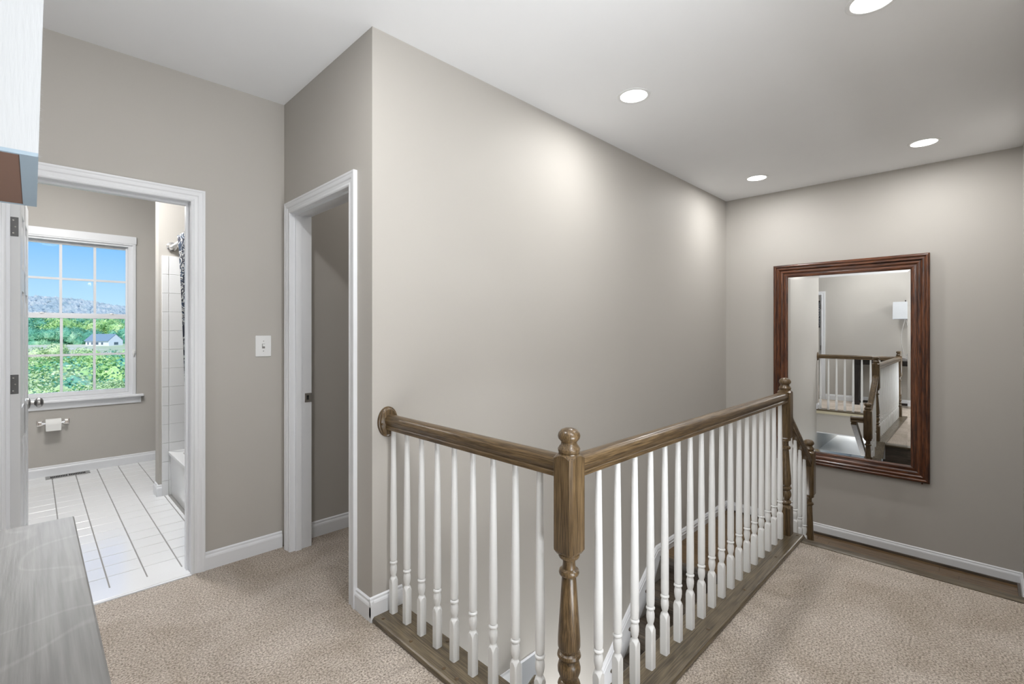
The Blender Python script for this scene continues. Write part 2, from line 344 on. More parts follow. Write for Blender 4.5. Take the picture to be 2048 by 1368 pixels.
# ---------------------------------------------------------------- bathroom floor: tiles
struct('floor_bathroom', boxes((-1.5, 1.62, YS, BYW, -.3, .003), (BX0, BX1, YS-.02, YS, -.3, .002)), 'grout')
fb = bpy.data.objects['floor_bathroom']
T = .1508; P = .1565
ty0 = 3.215
t0 = None
for j in range(19):
    for i in range(-4, 7):
        xa = -.028+i*P - .0; ya = ty0+j*P; xb = xa+T; yb = ya+T
        if yb > BYW: yb = BYW
        if ya >= BYW-.01: continue
        if xb > .775 and ya < 4.72: xb = .775
        if xa >= .772 and ya < 4.72: continue
        if .60 < xa < .72 and 4.6 < ya < 4.86 and xb > .715 and yb > 4.72: pass
        full = abs(xb-xa-T) < 1e-6 and abs(yb-ya-T) < 1e-6
        if full and t0:
            share(t0, 'tile', fb, (xa, ya, random.uniform(-.0004, .0004)))
        else:
            bm = B(); w, h = xb-xa, yb-ya; c_ = .002
            lo = [(0, 0), (w, 0), (w, h), (0, h)]; hi = [(c_, c_), (w-c_, c_), (w-c_, h-c_), (c_, h-c_)]
            loft(bm, [[(p[0], p[1], .0) for p in lo], [(p[0], p[1], .005) for p in lo], [(p[0], p[1], .0065) for p in hi]])
            o = obj('tile', bm, 'tile', fb, loc=(xa, ya, 0))
            if full: t0 = o
struct('trim_bathroom_threshold', boxes((BX0, BX1, YS-.012, 3.212, 0, .010)), 'tile', bevel=.004)
struct('trim_threshold_strip', boxes((BX0, BX1, YS-.024, YS-.012, 0, .006)), 'trim')
# wall tiles on the tub end wall
we = struct('wall_tub_tile', boxes((.735, 1.62, 4.712, 4.72, .0, 1.943)), 'wgrout')
t1 = None
for r in range(13):
    z1_ = 1.943-r*.1515; z0_ = max(.002, z1_-.1495)
    for i in range(6):
        xa = .735 if i == 0 else .782+(i-1)*.1535; xb = .780 if i == 0 else xa+.1515
        if xb > 1.62: xb = 1.62
        bm = B(); w, h = xb-xa, z1_-z0_; c_ = .0015
        lo = [(0, 0), (w, 0), (w, h), (0, h)]; hi = [(c_, c_), (w-c_, c_), (w-c_, h-c_), (c_, h-c_)]
        loft(bm, [[(p[0], 0, p[1]) for p in lo], [(p[0], -.004, p[1]) for p in lo], [(p[0], -.0055, p[1]) for p in hi]])
        obj('tile', bm, 'wtile', we, loc=(xa, 4.712, z0_))

# ---------------------------------------------------------------- bathroom door (swung into the bathroom)
d1 = bpy.data.objects.new('door_1', None); COL.objects.link(d1); d1['kind'] = 'structure'
d1.location = (-.075, 3.232, 0); d1.rotation_euler = (0, 0, radians(-1.9))
DW = .69; DT = .035; DZ = 2.03
stiles = [(0, DT, 0, .105, .012, DZ), (0, DT, DW-.105, DW, .012, DZ), (0, DT, .3, .39, .012, DZ)]
rails = [(.012, .23), (.80, .96), (1.53, 1.64), (1.90, DZ)]
bm = boxes(*stiles, *[(0, DT, .105, DW-.105, a, b_) for a, b_ in rails]); obj('door_frame', bm, 'door', d1, bevel=.002)
for (y0, y1) in ((.105, .3), (.39, DW-.105)):
    for (a, b_) in ((.23, .80), (.96, 1.53), (1.64, 1.90)):
        bm = B(); bx(bm, .012, DT-.012, y0, y1, a, b_)
        for sgn, x_ in ((1, DT-.012), (-1, .012)):
            lo = [(y0+.02, a+.02), (y1-.02, a+.02), (y1-.02, b_-.02), (y0+.02, b_-.02)]; hi = [(y0+.045, a+.045), (y1-.045, a+.045), (y1-.045, b_-.045), (y0+.045, b_-.045)]
            loft(bm, [[(x_, *p) for p in lo], [(x_+sgn*.009, *p) for p in hi]])
        obj('panel', bm, 'door', d1)
for z in (.2, 1.085, 1.824):
    bm = B(); bx(bm, -.006, DT-.006, -.0025, -.0005, z-.045, z+.045); lathe(bm, [(.006, z-.045), (.006, z+.045)], -.006, -.006, 12)
    hg = obj('hinge', bm, 'hinge', d1, label='brushed nickel door hinge', bevel=.001)
    for q in ((.012, -.03), (.018, 0), (.012, .03)):
        bm = B(); lathe(bm, [(.0032, -.0036), (.0028, -.0024)], q[0], z+q[1], 10, axis='y'); obj('screw', bm, 'chrome', hg)
for sgn in (1, -1):
    x0 = DT if sgn > 0 else 0
    bm = B(); pr = [(.031, 0), (.031, .005), (.024, .009), (.012, .013), (.011, .026), (.016, .030), (.027, .038), (.029, .048), (.024, .058), (.012, .064), (.002, .065)]
    lathe(bm, [(r, x0+sgn*h) for r, h in pr], DW-.065, .925, 24, axis='x'); obj('door_knob', bm, 'nickel', d1, smooth=True, label='brushed nickel door knob')

# ---------------------------------------------------------------- bedroom door seen in the mirror
d3 = bpy.data.objects.new('door_2', None); COL.objects.link(d3); d3['kind'] = 'structure'; d3.location = (XB-.14, 2.285, 0); d3.rotation_euler = (0, 0, radians(84))
obj('door_frame', boxes(*stiles, *[(0, DT, .105, DW-.105, a, b_) for a, b_ in rails]), 'door', d3, bevel=.002)
obj('panel', boxes(*[(.012, DT-.012, y0, y1, a, b_) for (y0, y1) in ((.105, .3), (.39, DW-.105)) for (a, b_) in ((.23, .80), (.96, 1.53), (1.64, 1.90))]), 'door', d3)
for z in (.25, 1.0, 1.82): obj('hinge', boxes((-.004, DT, -.004, .0, z-.05, z+.05)), 'nickel', d3)

# ---------------------------------------------------------------- window
w1 = bpy.data.objects.new('window_1', None); COL.objects.link(w1); w1['kind'] = 'structure'; w1.location = (0, BYW, 0)
def wobj(name, bm, m='trim', parent=w1, **k): return obj(name, bm, m, parent, **k)
# head, side casing, stool and apron (room side = -Y)
bm = B(); sweep(bm, [(WX1, WZ0), (WX1, WZ1-.012), (WX0, WZ1-.012), (WX0, WZ0)], False, [(-.003, 0), (-.003, .012), (.004, .018), (.022, .016), (.026, .012), (.026, 0)], lambda a, z, v_: (a, -v_, z)); wobj('window_casing', bm)
wobj('head_casing', boxes((WX0-.03, WX1+.03, -.022, 0, WZ1-.0, WZ1+.075)), bevel=.004)
wobj('window_frame', boxes((WX0, WX0+.035, 0, .12, WZ0, WZ1), (WX1-.035, WX1, 0, .12, WZ0, WZ1), (WX0+.035, WX1-.035, 0, .12, WZ1-.03, WZ1), (WX0+.035, WX1-.035, .0, .12, WZ0, WZ0+.025),
    (WX1-.05, WX1-.035, .05, .065, WZ0, WZ1), (WX0+.035, WX0+.05, .05, .065, WZ0, WZ1)))
wobj('window_sill', boxes((WX0-.085, WX1+.085, -.055, .0, WZ0-.022, WZ0)), bevel=.006)
bm = B(); prism(bm, [(WX0-.065, 0, WZ0-.022), (WX0-.065, -.022, WZ0-.022), (WX0-.065, -.018, WZ0-.045), (WX0-.065, -.012, WZ0-.085), (WX0-.065, 0, WZ0-.085)], (WX1-WX0+.13, 0, 0)); wobj('window_apron', bm)
def sash(name, z0, z1, y0, y1, gx0, gx1, gz0, gz1):
    a0, a1 = WX0+.0355, WX1-.0355
    sh = wobj(name, boxes((a0, gx0, y0, y1, z0, z1), (gx1, a1, y0, y1, z0, z1), (gx0, gx1, y0, y1, z0, gz0), (gx0, gx1, y0, y1, gz1, z1)), bevel=.002)
    ym = (y0+y1)/2; w = (gx1-gx0)/3; hm = (gz0+gz1)/2
    for i in (1, 2): obj('muntin', boxes((gx0+i*w-.010, gx0+i*w+.010, ym-.010, ym+.010, gz0, gz1)), 'trim', sh)
    obj('muntin', boxes((gx0, gx1, ym-.0098, ym+.0098, hm-.010, hm+.010)), 'trim', sh)
    for i in range(3):
        for (p, q) in ((gz0, hm), (hm, gz1)): obj('glass_pane', boxes((gx0+i*w, gx0+(i+1)*w, ym-.002, ym+.002, p, q)), 'glass', sh)
    return sh
us = sash('upper_sash', 1.46, WZ1-.031, .07, .10, -.055, .672, 1.505, 2.150)
ls = sash('lower_sash', WZ0+.026, 1.497, .015, .048, -.042, .655, .765, 1.455)
for xx in (.06, .55):
    bm = B(); lathe(bm, [(.022, 1.4972), (.020, 1.503), (.008, 1.512)], xx, .03, 16); bx(bm, xx-.045, xx+.03, .022, .038, 1.4972, 1.505); obj('sash_lock', bm, 'white', ls)
bm = B(); bx(bm, .705, .73, -.03, -.018, 1.11, 1.15); lathe(bm, [(.006, 1.09), (.009, 1.12), (.006, 1.135)], .717, -.03, 10); wobj('cord_holder', bm, 'white')

# ---------------------------------------------------------------- staircase
st = thing('staircase', 'short flight of steps from the carpet edge down to the wooden landing under the mirror', 'stairs')
bm = B()   # top nosing strip at the end of the carpet
prism(bm, [(3.42, YR, -.03), (3.495, YR, -.03), (3.503, YR, -.022), (3.506, YR, -.012), (3.503, YR, -.002), (3.495, YR, .004), (3.42, YR, .004)], (0, .84-YR+.0, 0))
obj('nosing', bm, 'shoe_y', st, smooth=True)
def tread(x0, x1, y0, y1, z, nose, par=None):   # nose: +1 nosing on high-x side
    bm = B()
    e_ = x1 if nose > 0 else x0; f_ = x0 if nose > 0 else x1; n_ = nose
    prism(bm, [(f_, y0, z-.026), (e_, y0, z-.026), (e_+n_*.010, y0, z-.020), (e_+n_*.012, y0, z-.012), (e_+n_*.010, y0, z-.005), (e_, y0, z), (f_, y0, z)], (0, y1-y0, 0))
    obj('tread', bm, 'tread', par or st)
for k in range(3):                      # short upper flight, down to the landing
    xr = 3.48+.26*k; z = -.2*k
    obj('riser', boxes((xr-.018, xr, YR, .84, z-.2, z-.03 if k == 0 else z-.026)), 'tread', st)
    if k < 2: tread(xr, xr+.27, YR, .84, z-.2, 1)
st2 = thing('staircase', 'dark stained lower stair flight running down beside the long wall behind the balusters', 'stairs')
NX = [3.83-.257*k for k in range(12)]
for k in range(11):                     # lower flight, towards the foyer
    z = LZ-.2*k
    obj('riser', boxes((NX[k]+.02, NX[k]+.038, .99, YW-.012, z-.2, z-(.026 if k else .018))), 'tread', st2)
    tread(NX[k+1], NX[k]+.02, .99, YW-.012, z-.2, -1, st2)
bm = B(); prism(bm, [(3.83, .99, LZ-.026), (3.84, .99, LZ-.026), (3.84, .99, LZ), (3.83, .99, LZ), (3.815, .99, LZ-.006), (3.812, .99, LZ-.013), (3.815, .99, LZ-.020)], (0, YW-.99-.012, 0)); obj('nosing', bm, 'tread', st2)
# closed stringer under the descending balustrade
bm = B(); prism(bm, [(3.48, .845, -.012), (4.00, .845, -.012-.755*.52), (4.00, .845, LZ), (3.48, .845, LZ)], (0, .14, 0)); obj('stringer', bm, 'trim', st)
obj('slab_moulding', boxes((1.245, 1.262, .985, YW, -.045, -.002)), 'cream', st)

# ---------------------------------------------------------------- balustrade
rl = thing('stair_railing', 'stained oak handrail and newel posts with white turned balusters around the stairwell', 'railing')
SHZ = .022
def shoe_bm(lo, hi, axis, y0, y1):
    # cross-section with eased edges; lo..hi along axis
    sec = [(y0, -.0015), (y1, -.0015), (y1, .016), (y1-.006, SHZ), (y0+.008, SHZ), (y0+.002, .019), (y0-.003, .012), (y0-.003, .004)]
    bm = B()
    prism(bm, [((u, lo, z) if axis == 'y' else (lo, u, z)) for u, z in sec], (0, hi-lo, 0) if axis == 'y' else (hi-lo, 0, 0)); return bm
obj('floor_shoe', shoe_bm(1.0, YW, 'y', 1.100, 1.262), 'shoe_y', rl, bevel=.001)
obj('floor_shoe', shoe_bm(1.100, 3.505, 'x', .838, 1.0), 'shoe_x', rl, bevel=.001)
bm = B(); prism(bm, [(3.505, .838, -.003), (3.505, .838, .022), (4.0, .838, .022-.755*.495), (4.0, .838, -.003-.755*.495)], (0, .155, 0)); obj('floor_shoe', bm, 'shoe_x', rl)
# baluster: square foot with chamfered shoulders, turned rings, long taper
def baluster_bm(h):
    bm = B(); a = .0155; n = 24
    def sq(s, z):   # square drawn with n points so that it can loft into a circle
        out = []
        for k in range(n):
            t_ = 2*pi*(k+.5)/n+0; c_, s_ = cos(t_), sin(t_); q = s/max(abs(c_), abs(s_)); out.append((c_*q, s_*q, z))
        return out
    def ci(r, z): return [(r*cos(2*pi*(k+.5)/n), r*sin(2*pi*(k+.5)/n), z) for k in range(n)]
    def mixs(s, r, t_, z, sag):
        A = sq(s, z); C_ = ci(r, z); return [(A[k][0]*(1-t_)+C_[k][0]*t_, A[k][1]*(1-t_)+C_[k][1]*t_, z+sag*(1 if k % 6 in (2, 3) else (.5 if k % 6 in (1, 4) else 0))) for k in range(n)]
    v_ = [bm.verts.new((x_, y_, 0)) for x_, y_ in ((a, a), (-a, a), (-a, -a), (a, -a))]
    secs = [sq(a, 0), sq(a, .134)]
    # lamb's tongue: corners stay low, face centres rise
    s1 = []
    for k in range(n):
        t_ = 2*pi*(k+.5)/n; c_, s_ = cos(t_), sin(t_); q = a/max(abs(c_), abs(s_)); rad = math.hypot(c_*q, s_*q)
        s1.append((c_*q, s_*q, .163-(rad-a)*3.4))
    secs.append(s1)
    for r, z in [(.0128, .1655), (.0105, .169), (.0108, .173), (.0140, .184), (.0158, .198), (.0156, .212), (.0138, .222), (.0112, .227), (.0150, .2285), (.0172, .232), (.0172, .236), (.0150, .2395), (.0112, .241), (.0148, .245), (.0158, .262), (.0155, .40), (.0135, .60), (.0105, h-.02), (.0103, h)]:
        secs.append(ci(r, z))
    bm.verts.ensure_lookup_table()
    for v__ in v_: bm.verts.remove(v__)
    loft(bm, secs); return bm
b0 = obj('baluster', baluster_bm(.856), 'white', rl, smooth=True, loc=(1.19, 1.966, SHZ))
for k in range(1, 9): share(b0, 'baluster', rl, (1.19, 1.966-.114*k, SHZ))
for k in range(18): share(b0, 'baluster', rl, (1.35+.1172*k, .932, SHZ))
b1 = None
for k, bx_ in enumerate((3.565, 3.68, 3.795, 3.91)):
    z = .020-.755*(bx_-3.505)-.008
    if b1 is None: b1 = obj('baluster', baluster_bm(.715), 'white', rl, smooth=True, loc=(bx_, .932, z))
    else: share(b1, 'baluster', rl, (bx_, .932, z))
# newel posts
def newel(x, y, zb, blk0, blk1, parent, mat_='rail_z', foot=.186):
    nw = obj('newel_post', B(), mat_, parent) if False else None
    bm = B(); a = .0385
    # square block with lamb's tongue top and chamfered bottom
    def sqn(s, z): return [(x+s, y+s, z), (x-s, y+s, z), (x-s, y-s, z), (x+s, y-s, z)]
    n = 24
    def ring(kind, s, z, sag=0):
        out = []
        for k in range(n):
            t_ = 2*pi*(k+.5)/n; c_, s_ = cos(t_), sin(t_)
            if kind == 'c': out.append((x+c_*s, y+s_*s, z))
            else:
                q = s/max(abs(c_), abs(s_)); rad = math.hypot(c_*q, s_*q); out.append((x+c_*q, y+s_*q, z-(rad-s)*sag))
        return out
    D = blk0-.652      # vertical shift of everything turned under the block
    L_ = []
    if zb+.01 < blk0-.47: L_ += [ring('q', a, zb), ring('q', a, zb+foot-.02-.0), ring('q', a-.0005, zb+foot-.004, 0.9)]
    zt = zb+foot
    prof = [(.030, zt+.002), (.026, zt+.006), (.033, zt+.012), (.036, zt+.02), (.033, zt+.028), (.025, zt+.034), (.029, zt+.045), (.0355, zt+.062), (.036, zt+.075), (.032, zt+.092), (.026, zt+.100), (.034, zt+.104), (.0375, zt+.111), (.0355, zt+.119), (.029, zt+.124),
            (.0355, zt+.140), (.035, zt+.17), (.0225, D+.562), (.021, D+.566), (.030, D+.572), (.0325, D+.579), (.030, D+.587), (.0215, D+.592), (.0195, D+.61), (.022, D+.622), (.031, D+.626), (.034, D+.632), (.034, D+.637)]
    L_ += [ring('c', r, z) for r, z in prof]
    L_ += [ring('q', .031, D+.6385), ring('q', a, D+.652), ring('q', a, blk1-.022), ring('q', a-.0002, blk1-.001, 1.0), ring('c', .0335, blk1+.001), ring('c', .0335, blk1+.004)]
    loft(bm, L_); nw = obj('newel_post', bm, mat_, parent, smooth=True)
    bm = B(); z = blk1+.003
    lathe(bm, [(.030, z), (.034, z+.006), (.0355, z+.014), (.031, z+.022), (.026, z+.028), (.0245, z+.035), (.028, z+.040), (.0335, z+.046), (.0355, z+.054), (.033, z+.064), (.025, z+.073), (.013, z+.078), (.003, z+.0795)], x, y, 28)
    obj('finial', bm, mat_, nw, smooth=True); return nw
newel(1.19, .932, SHZ, .652, .949, rl)
newel(3.45, .932, SHZ, .652, .949, rl)
newel(4.03, .932, LZ, .142, .455, rl)
# handrails
RP = [(0, .942), (.012, .9405), (.021, .936), (.028, .927), (.0305, .915), (.029, .905), (.0235, .898), (.0225, .894), (.0265, .890), (.0268, .877), (.0245, .875)]
RPF = [(u, z) for u, z in RP]+[(-u, z) for u, z in RP[:0:-1]]
bm = B(); loft(bm, [[(1.19+u, y, z) for u, z in RPF] for y in (.97, YW-.016)]); obj('handrail', bm, 'rail_y', rl, smooth=True)
bm = B(); loft(bm, [[(x, .932+u, z) for u, z in RPF] for x in (1.228, 3.412)]); obj('handrail', bm, 'rail_x', rl, smooth=True)
bm = B(); loft(bm, [[(x, .932+u, .81-.755*(x-3.49)+(z-.942)*1.25) for u, z in RPF] for x in (3.488, 3.992)]); obj('handrail', bm, 'rail_x', rl, smooth=True)
bm = B(); loft(bm, [[(4.03+u, y, z-.942+.375) for u, z in RPF] for y in (.97, 1.09)]); obj('handrail', bm, 'rail_y', rl, smooth=True)
bm = B(); loft(bm, [[(x, 1.06+u, .36-.74*(4.05-x)+(z-.942)*1.25) for u, z in RPF] for x in (4.05, 1.6)]); obj('handrail', bm, 'rail_x', rl, smooth=True)
# rosette
bm = B()
def ell(a_, c_, y, n=36): return [(1.183+a_*cos(2*pi*k/n), y, .908+c_*sin(2*pi*k/n)) for k in range(n)]
loft(bm, [ell(.052, .071, YW), ell(.052, .071, YW-.008), ell(.050, .069, YW-.011), ell(.046, .065, YW-.012), ell(.042, .060, YW-.018), ell(.040, .058, YW-.019)])
ro = obj('rosette', bm, 'rail_z', rl, smooth=True, label='oval wooden rosette on the wall')
bm = B(); lathe(bm, [(.0055, YW-.019), (.0055, YW-.022), (.003, YW-.026)], 1.145, .902, 12, axis='y'); obj('screw', bm, 'rail_z', ro, smooth=True)
# dowel buttons on the shoe
for (px, py) in [(1.13, 1.955), (1.13, 1.73), (1.13, 1.50), (1.13, 1.42), (1.62, .872), (2.10, .872), (2.55, .872), (3.05, .872), (3.47, .865), (3.47, .90), (1.24, 1.62)]:
    bm = B(); lathe(bm, [(.0085, 0), (.0078, .002), (.004, .0035)], 0, 0, 12); obj('screw_plug', bm, 'rail_z', rl, smooth=True, loc=(px, py, SHZ-.0005))
# separate short handrail on the foyer side, seen through the short run of balusters
fr_ = thing('wall_handrail', 'olive brown handrail end low beyond the short run of balusters', 'handrail')
bm = B(); pts = [(2.125, 1.90, -.745), (2.10, 1.90, -.752), (2.06, 1.90, -.775), (1.9, 1.90, -.90), (1.5, 1.90, -1.21)]; tube(bm, pts, .033, 20); obj('handrail', bm, 'shoe_x', fr_, smooth=True)
bm = B(); lathe(bm, [(.012, 1.915), (.012, YW-.004), (.03, YW-.003), (.03, YW)], 2.04, -.805, 14, axis='y') ; obj('bracket', bm, 'nickel', fr_)
# lower foyer: white panelled door and its casing beyond the opening
d4 = bpy.data.objects.new('door_3', None); COL.objects.link(d4); d4['kind'] = 'structure'; d4.location = (2.36, 2.96, FZ)
obj('door_frame', boxes((0, .1, 0, .04, 0, 2.03), (.66, .76, 0, .04, 0, 2.03), (.1, .66, 0, .04, 1.9, 2.03), (.1, .66, 0, .04, .9, 1.05), (.1, .66, 0, .04, 0, .2)), 'white', d4)
obj('panel', boxes((.1, .66, .012, .03, .2, .9), (.1, .66, .012, .03, 1.05, 1.9)), 'white', d4)
struct('trim_lower_opening', boxes((2.235, 2.25, YW-.004, YW+.124, FZ, -.67), (1.5, 2.235, YW-.004, YW+.124, -.685, -.67)), 'trim')

# ---------------------------------------------------------------- mirror
MY0, MY1, MZ0, MZ1 = .34, 1.528, .059, 1.988
mr = thing('wall_mirror', 'large mirror in a wide moulded mahogany frame hung on the end wall', 'mirror', (XW-.002, (MY0+MY1)/2, (MZ0+MZ1)/2), radians(-.0))
hw, hh = (MY1-MY0)/2, (MZ1-MZ0)/2
FP = [(0, .002), (0, .040), (-.006, .046), (-.016, .048), (-.024, .044), (-.027, .038), (-.036, .041), (-.046, .040), (-.052, .034), (-.056, .028), (-.064, .031), (-.074, .030), (-.082, .026), (-.086, .020), (-.098, .022), (-.112, .020), (-.120, .016), (-.126, .010), (-.126, .002)]
def side(name, p, q, m, parent):
    # one mitred side of the frame; p,q outer corners (y,z)
    bm = B(); secs = []
    d = (Vector(q)-Vector(p)).normalized(); nin = Vector((-d.y, d.x))
    for pt, sg in ((Vector(p), 1), (Vector(q), -1)):
        secs.append([(-v_, (pt-nin*u+d*sg*(-u)).x, (pt-nin*u+d*sg*(-u)).y) for u, v_ in FP])
    loft(bm, secs); return obj(name, bm, m, parent, smooth=True)
C4 = [(-hw, -hh), (hw, -hh), (hw, hh), (-hw, hh)]
fo = side('frame_side', C4[0], C4[1], 'mah_y', mr); side('frame_side', C4[1], C4[2], 'mah_z', mr); side('frame_side', C4[2], C4[3], 'mah_y', mr); side('frame_side', C4[3], C4[0], 'mah_z', mr)
GY, GZ = hw-.124, hh-.124; bv = .022
TILT = radians(-.24)
gm = B(); loft(gm, [[(-.004, -GY, -GZ), (-.004, GY, -GZ), (-.004, GY, GZ), (-.004, -GY, GZ)], [(-.008, -GY, -GZ), (-.008, GY, -GZ), (-.008, GY, GZ), (-.008, -GY, GZ)], [(-.0092, -GY+bv, -GZ+bv), (-.0092, GY-bv, -GZ+bv), (-.0092, GY-bv, GZ-bv), (-.0092, -GY+bv, GZ-bv)]])
go = obj('mirror_glass', gm, 'mirror', mr, label='silvered glass with bevelled edge'); go.rotation_euler = (0, 0, -TILT); go.location = (-.003, 0, 0)
bm = B(); lathe(bm, [(.006, -.03), (.006, -.01)], -hw+.05, -hh-.008, 10, axis='x'); obj('hanger', bm, 'mah_z', mr)

# ---------------------------------------------------------------- recessed lights
names = ['recessed ceiling light nearest the long wall above the short railing', 'small looking recessed light at the far corner of the stairwell ceiling', 'recessed ceiling light above the wall mirror near the right wall', 'recessed ceiling light cut by the top edge of the photo', 'added fill light above the hall out of view, shaped as a recessed fitting']
for (x, y), lb in zip(CANS, names):
    c_ = thing('recessed_light', lb, 'light', (x, y, H), 0, 'recessed ceiling lights')
    bm = B(); n = 40
    secs = [[(r*cos(2*pi*k/n), r*sin(2*pi*k/n), z) for k in range(n)] for r, z in ((.096, 0), (.095, -.004), (.088, -.006), (.079, -.004), (.078, -.001))]
    loft(bm, secs, True, False); obj('trim_ring', bm, 'white', c_, smooth=True)
    bm = B(); lathe(bm, [(.0785, -.0008), (.0785, -.0022)], 0, 0, 40); obj('lens', bm, 'lens', c_)

# ---------------------------------------------------------------- switch
sw = thing('light_switch', 'white toggle switch plate on the wall between the two doorways', 'switch', (.983, YS, 1.244))
obj('plate', boxes((-.044, .044, -.006, 0, -.063, .063)), 'white', sw, bevel=.004)
obj('toggle', boxes((-.005, .005, -.016, -.006, -.002, .012)), 'white', sw)
obj('toggle_frame', boxes((-.008, .008, -.0068, -.0055, -.014, .014)), 'grout', sw)
for z in (-.03, .03):
    bm = B(); lathe(bm, [(.003, -.0072), (.003, -.0055)], 0, z, 10, axis='y'); obj('screw', bm, 'nickel', sw)

# ---------------------------------------------------------------- console table and lamp
TX0, TX1, TY0, TY1, TZ = XB+.01, .077, .42, 1.70, .85
tb = thing('console_table', 'dark espresso console table against the back wall, holding the lamp', 'table', (0, 0, 0))
obj('table_top', boxes((TX0, TX1, TY0, TY1, TZ-.032, TZ)), 'espresso', tb, bevel=.003)
obj('apron', boxes((TX0+.02, TX1-.03, TY0+.03, TY1-.03, TZ-.12, TZ-.032)), 'black', tb)
for x_ in (TX0+.02, TX1-.10):
    for y_ in (TY0+.03, TY1-.10):
        obj('leg', boxes((x_, x_+.07, y_, y_+.07, 0, TZ-.12)), 'black', tb, bevel=.002)
obj('stretcher', boxes((TX0+.09, TX1-.10, TY0+.045, TY0+.085, .03, .07), (TX0+.09, TX1-.10, TY1-.085, TY1-.045, .03, .07), (TX0+.2, TX0+.24, TY0+.085, TY1-.085, .03, .07)), 'black', tb)
lp = thing('table_lamp', 'table lamp with rectangular white fabric shade and curved chrome stem', 'lamp', (-.15, .967, TZ))
SX0, SX1, SY0, SY1 = -.145, .155, -.162, .163; Z0, Z1 = 1.543-TZ, 1.84-TZ
rim = .010
def rect(x0, x1, y0, y1, z): return [(x0, y0, z), (x1, y0, z), (x1, y1, z), (x0, y1, z)]
bm = B(); tp = .010
loft(bm, [rect(SX0, SX1, SY0, SY1, Z0+.004), rect(SX0-tp+.014, SX1+.007, SY0+.006, SY1-.006, Z1), rect(SX0+.014, SX1-.007, SY0+.016, SY1-.016, Z1), rect(SX0+rim, SX1-rim, SY0+rim, SY1-rim, Z0+.004)], True, False)
sh = obj('lamp_shade', bm, 'shade', lp)
bm = B(); loft(bm, [rect(SX0, SX1, SY0, SY1, Z0), rect(SX0, SX1, SY0, SY1, Z0+.0045), rect(SX0+rim, SX1-rim*1.6, SY0+rim*.5, SY1-rim*.5, Z0+.0045), rect(SX0+rim, SX1-rim*1.6, SY0+rim*.5, SY1-rim*.5, Z0), rect(SX0, SX1, SY0, SY1, Z0)], True, False)
obj('shade_rim', bm, 'shade_rim', sh)
obj('diffuser', boxes((SX0+rim, SX1-rim*1.6, SY0+rim*.5, SY1-rim*.5, Z0+.001, Z0+.004)), 'shade_in', sh)
fz = bmesh.new()      # loose threads along the near vertical edge
for k in range(160):
    t_ = random.random(); z = Z0+(Z1-Z0)*t_; x_ = SX1+.007*t_; y_ = SY0+.006*t_; l_ = random.uniform(.0015, .006)
    dx, dy, dz = l_*random.uniform(.5, 1), -l_*random.uniform(0, .8), l_*random.uniform(-.7, .5)
    a = fz.verts.new((x_-.001, y_, z)); b_ = fz.verts.new((x_-.001, y_+.0004, z+.0003)); c_ = fz.verts.new((x_+dx, y_+dy, z+dz)); fz.faces.new((a, b_, c_))
f_ = obj('frayed_threads', fz, 'shade', sh); f_['kind'] = 'stuff'
obj('base', boxes((-.07, .07, -.09, .09, 0, .018)), 'chrome', lp, bevel=.003)
for sgn in (-1, 1):
    bm = B(); tube(bm, [(0, sgn*(.012+.045*sin(pi*min(1, t_/.92))), .018+(Z0+.03-.018)*t_) for t_ in [i/24 for i in range(25)]], .006, 12); obj('stem', bm, 'chrome', lp, smooth=True)
bm = B(); lathe(bm, [(.004, Z0), (.004, Z1+.01), (.009, Z1+.013), (.009, Z1+.028), (.003, Z1+.033)], 0, 0, 14); obj('finial', bm, 'black', lp, smooth=True)

# ---------------------------------------------------------------- bathroom fittings
tbm = B(); x0, x1, y0, y1, zt = .776, 1.618, YS+.122, 4.705, .36
def rr(a, b_, c_, d_, z, r, n=6):
    out = []
    for (cx, cy, s0) in ((b_-r, d_-r, 0), (a+r, d_-r, 90), (a+r, c_+r, 180), (b_-r, c_+r, 270)):
        for k in range(n+1): t_ = radians(s0+90*k/n); out.append((cx+r*cos(t_), cy+r*sin(t_), z))
    return out
loft(tbm, [rr(x0+.02, x1, y0, y1, .008, .004), rr(x0+.012, x1, y0, y1, zt-.03, .004), rr(x0, x1, y0, y1, zt-.022, .006), rr(x0, x1, y0, y1, zt-.004, .006), rr(x0+.004, x1-.004, y0+.004, y1-.004, zt, .008),
    rr(x0+.07, x1-.06, y0+.08, y1-.08, zt, .10), rr(x0+.08, x1-.07, y0+.095, y1-.09, zt-.02, .10), rr(x0+.13, x1-.12, y0+.2, y1-.15, .06, .10)], True, True)
tag(obj('bathtub', tbm, 'porcelain', smooth=True), 'white built-in bathtub in the tiled alcove beyond the bathroom door', 'bathtub')
sr = thing('shower_rod', 'chrome shower curtain rod above the bathtub', 'rod', (.80, 4.712, 2.02))
bm = B(); lathe(bm, [(.0125, -1.485), (.0125, -.004)], 0, 0, 16, axis='y'); obj('rod', bm, 'white', sr, smooth=True)
bm = B(); lathe(bm, [(.018, -.035), (.026, -.014), (.036, -.010), (.036, -.001)], 0, 0, 24, axis='y'); obj('flange', bm, 'chrome', sr, smooth=True)
bm = B(); n = 90; rows = 30; vs = []
for r in range(rows+1):
    z = 2.06-(2.06-.42)*r/rows; ye = 4.36-.27*(r/rows)**.6; row = []
    for k in range(n+1):
        t_ = k/n; row.append(bm.verts.new((.80+.028*sin(t_*2*pi*13)*(1-.3*r/rows), 3.45+(ye-3.45)*t_+.01*sin(t_*40+r*.1), z)))
    vs.append(row)
for r in range(rows):
    for k in range(n): bm.faces.new((vs[r][k], vs[r][k+1], vs[r+1][k+1], vs[r+1][k]))
cu = obj('shower_curtain', bm, 'curtain', smooth=True); tag(cu, 'dark patterned shower curtain bunched on the chrome rod', 'curtain'); md = cu.modifiers.new('thick', 'SOLIDIFY'); md.thickness = .002
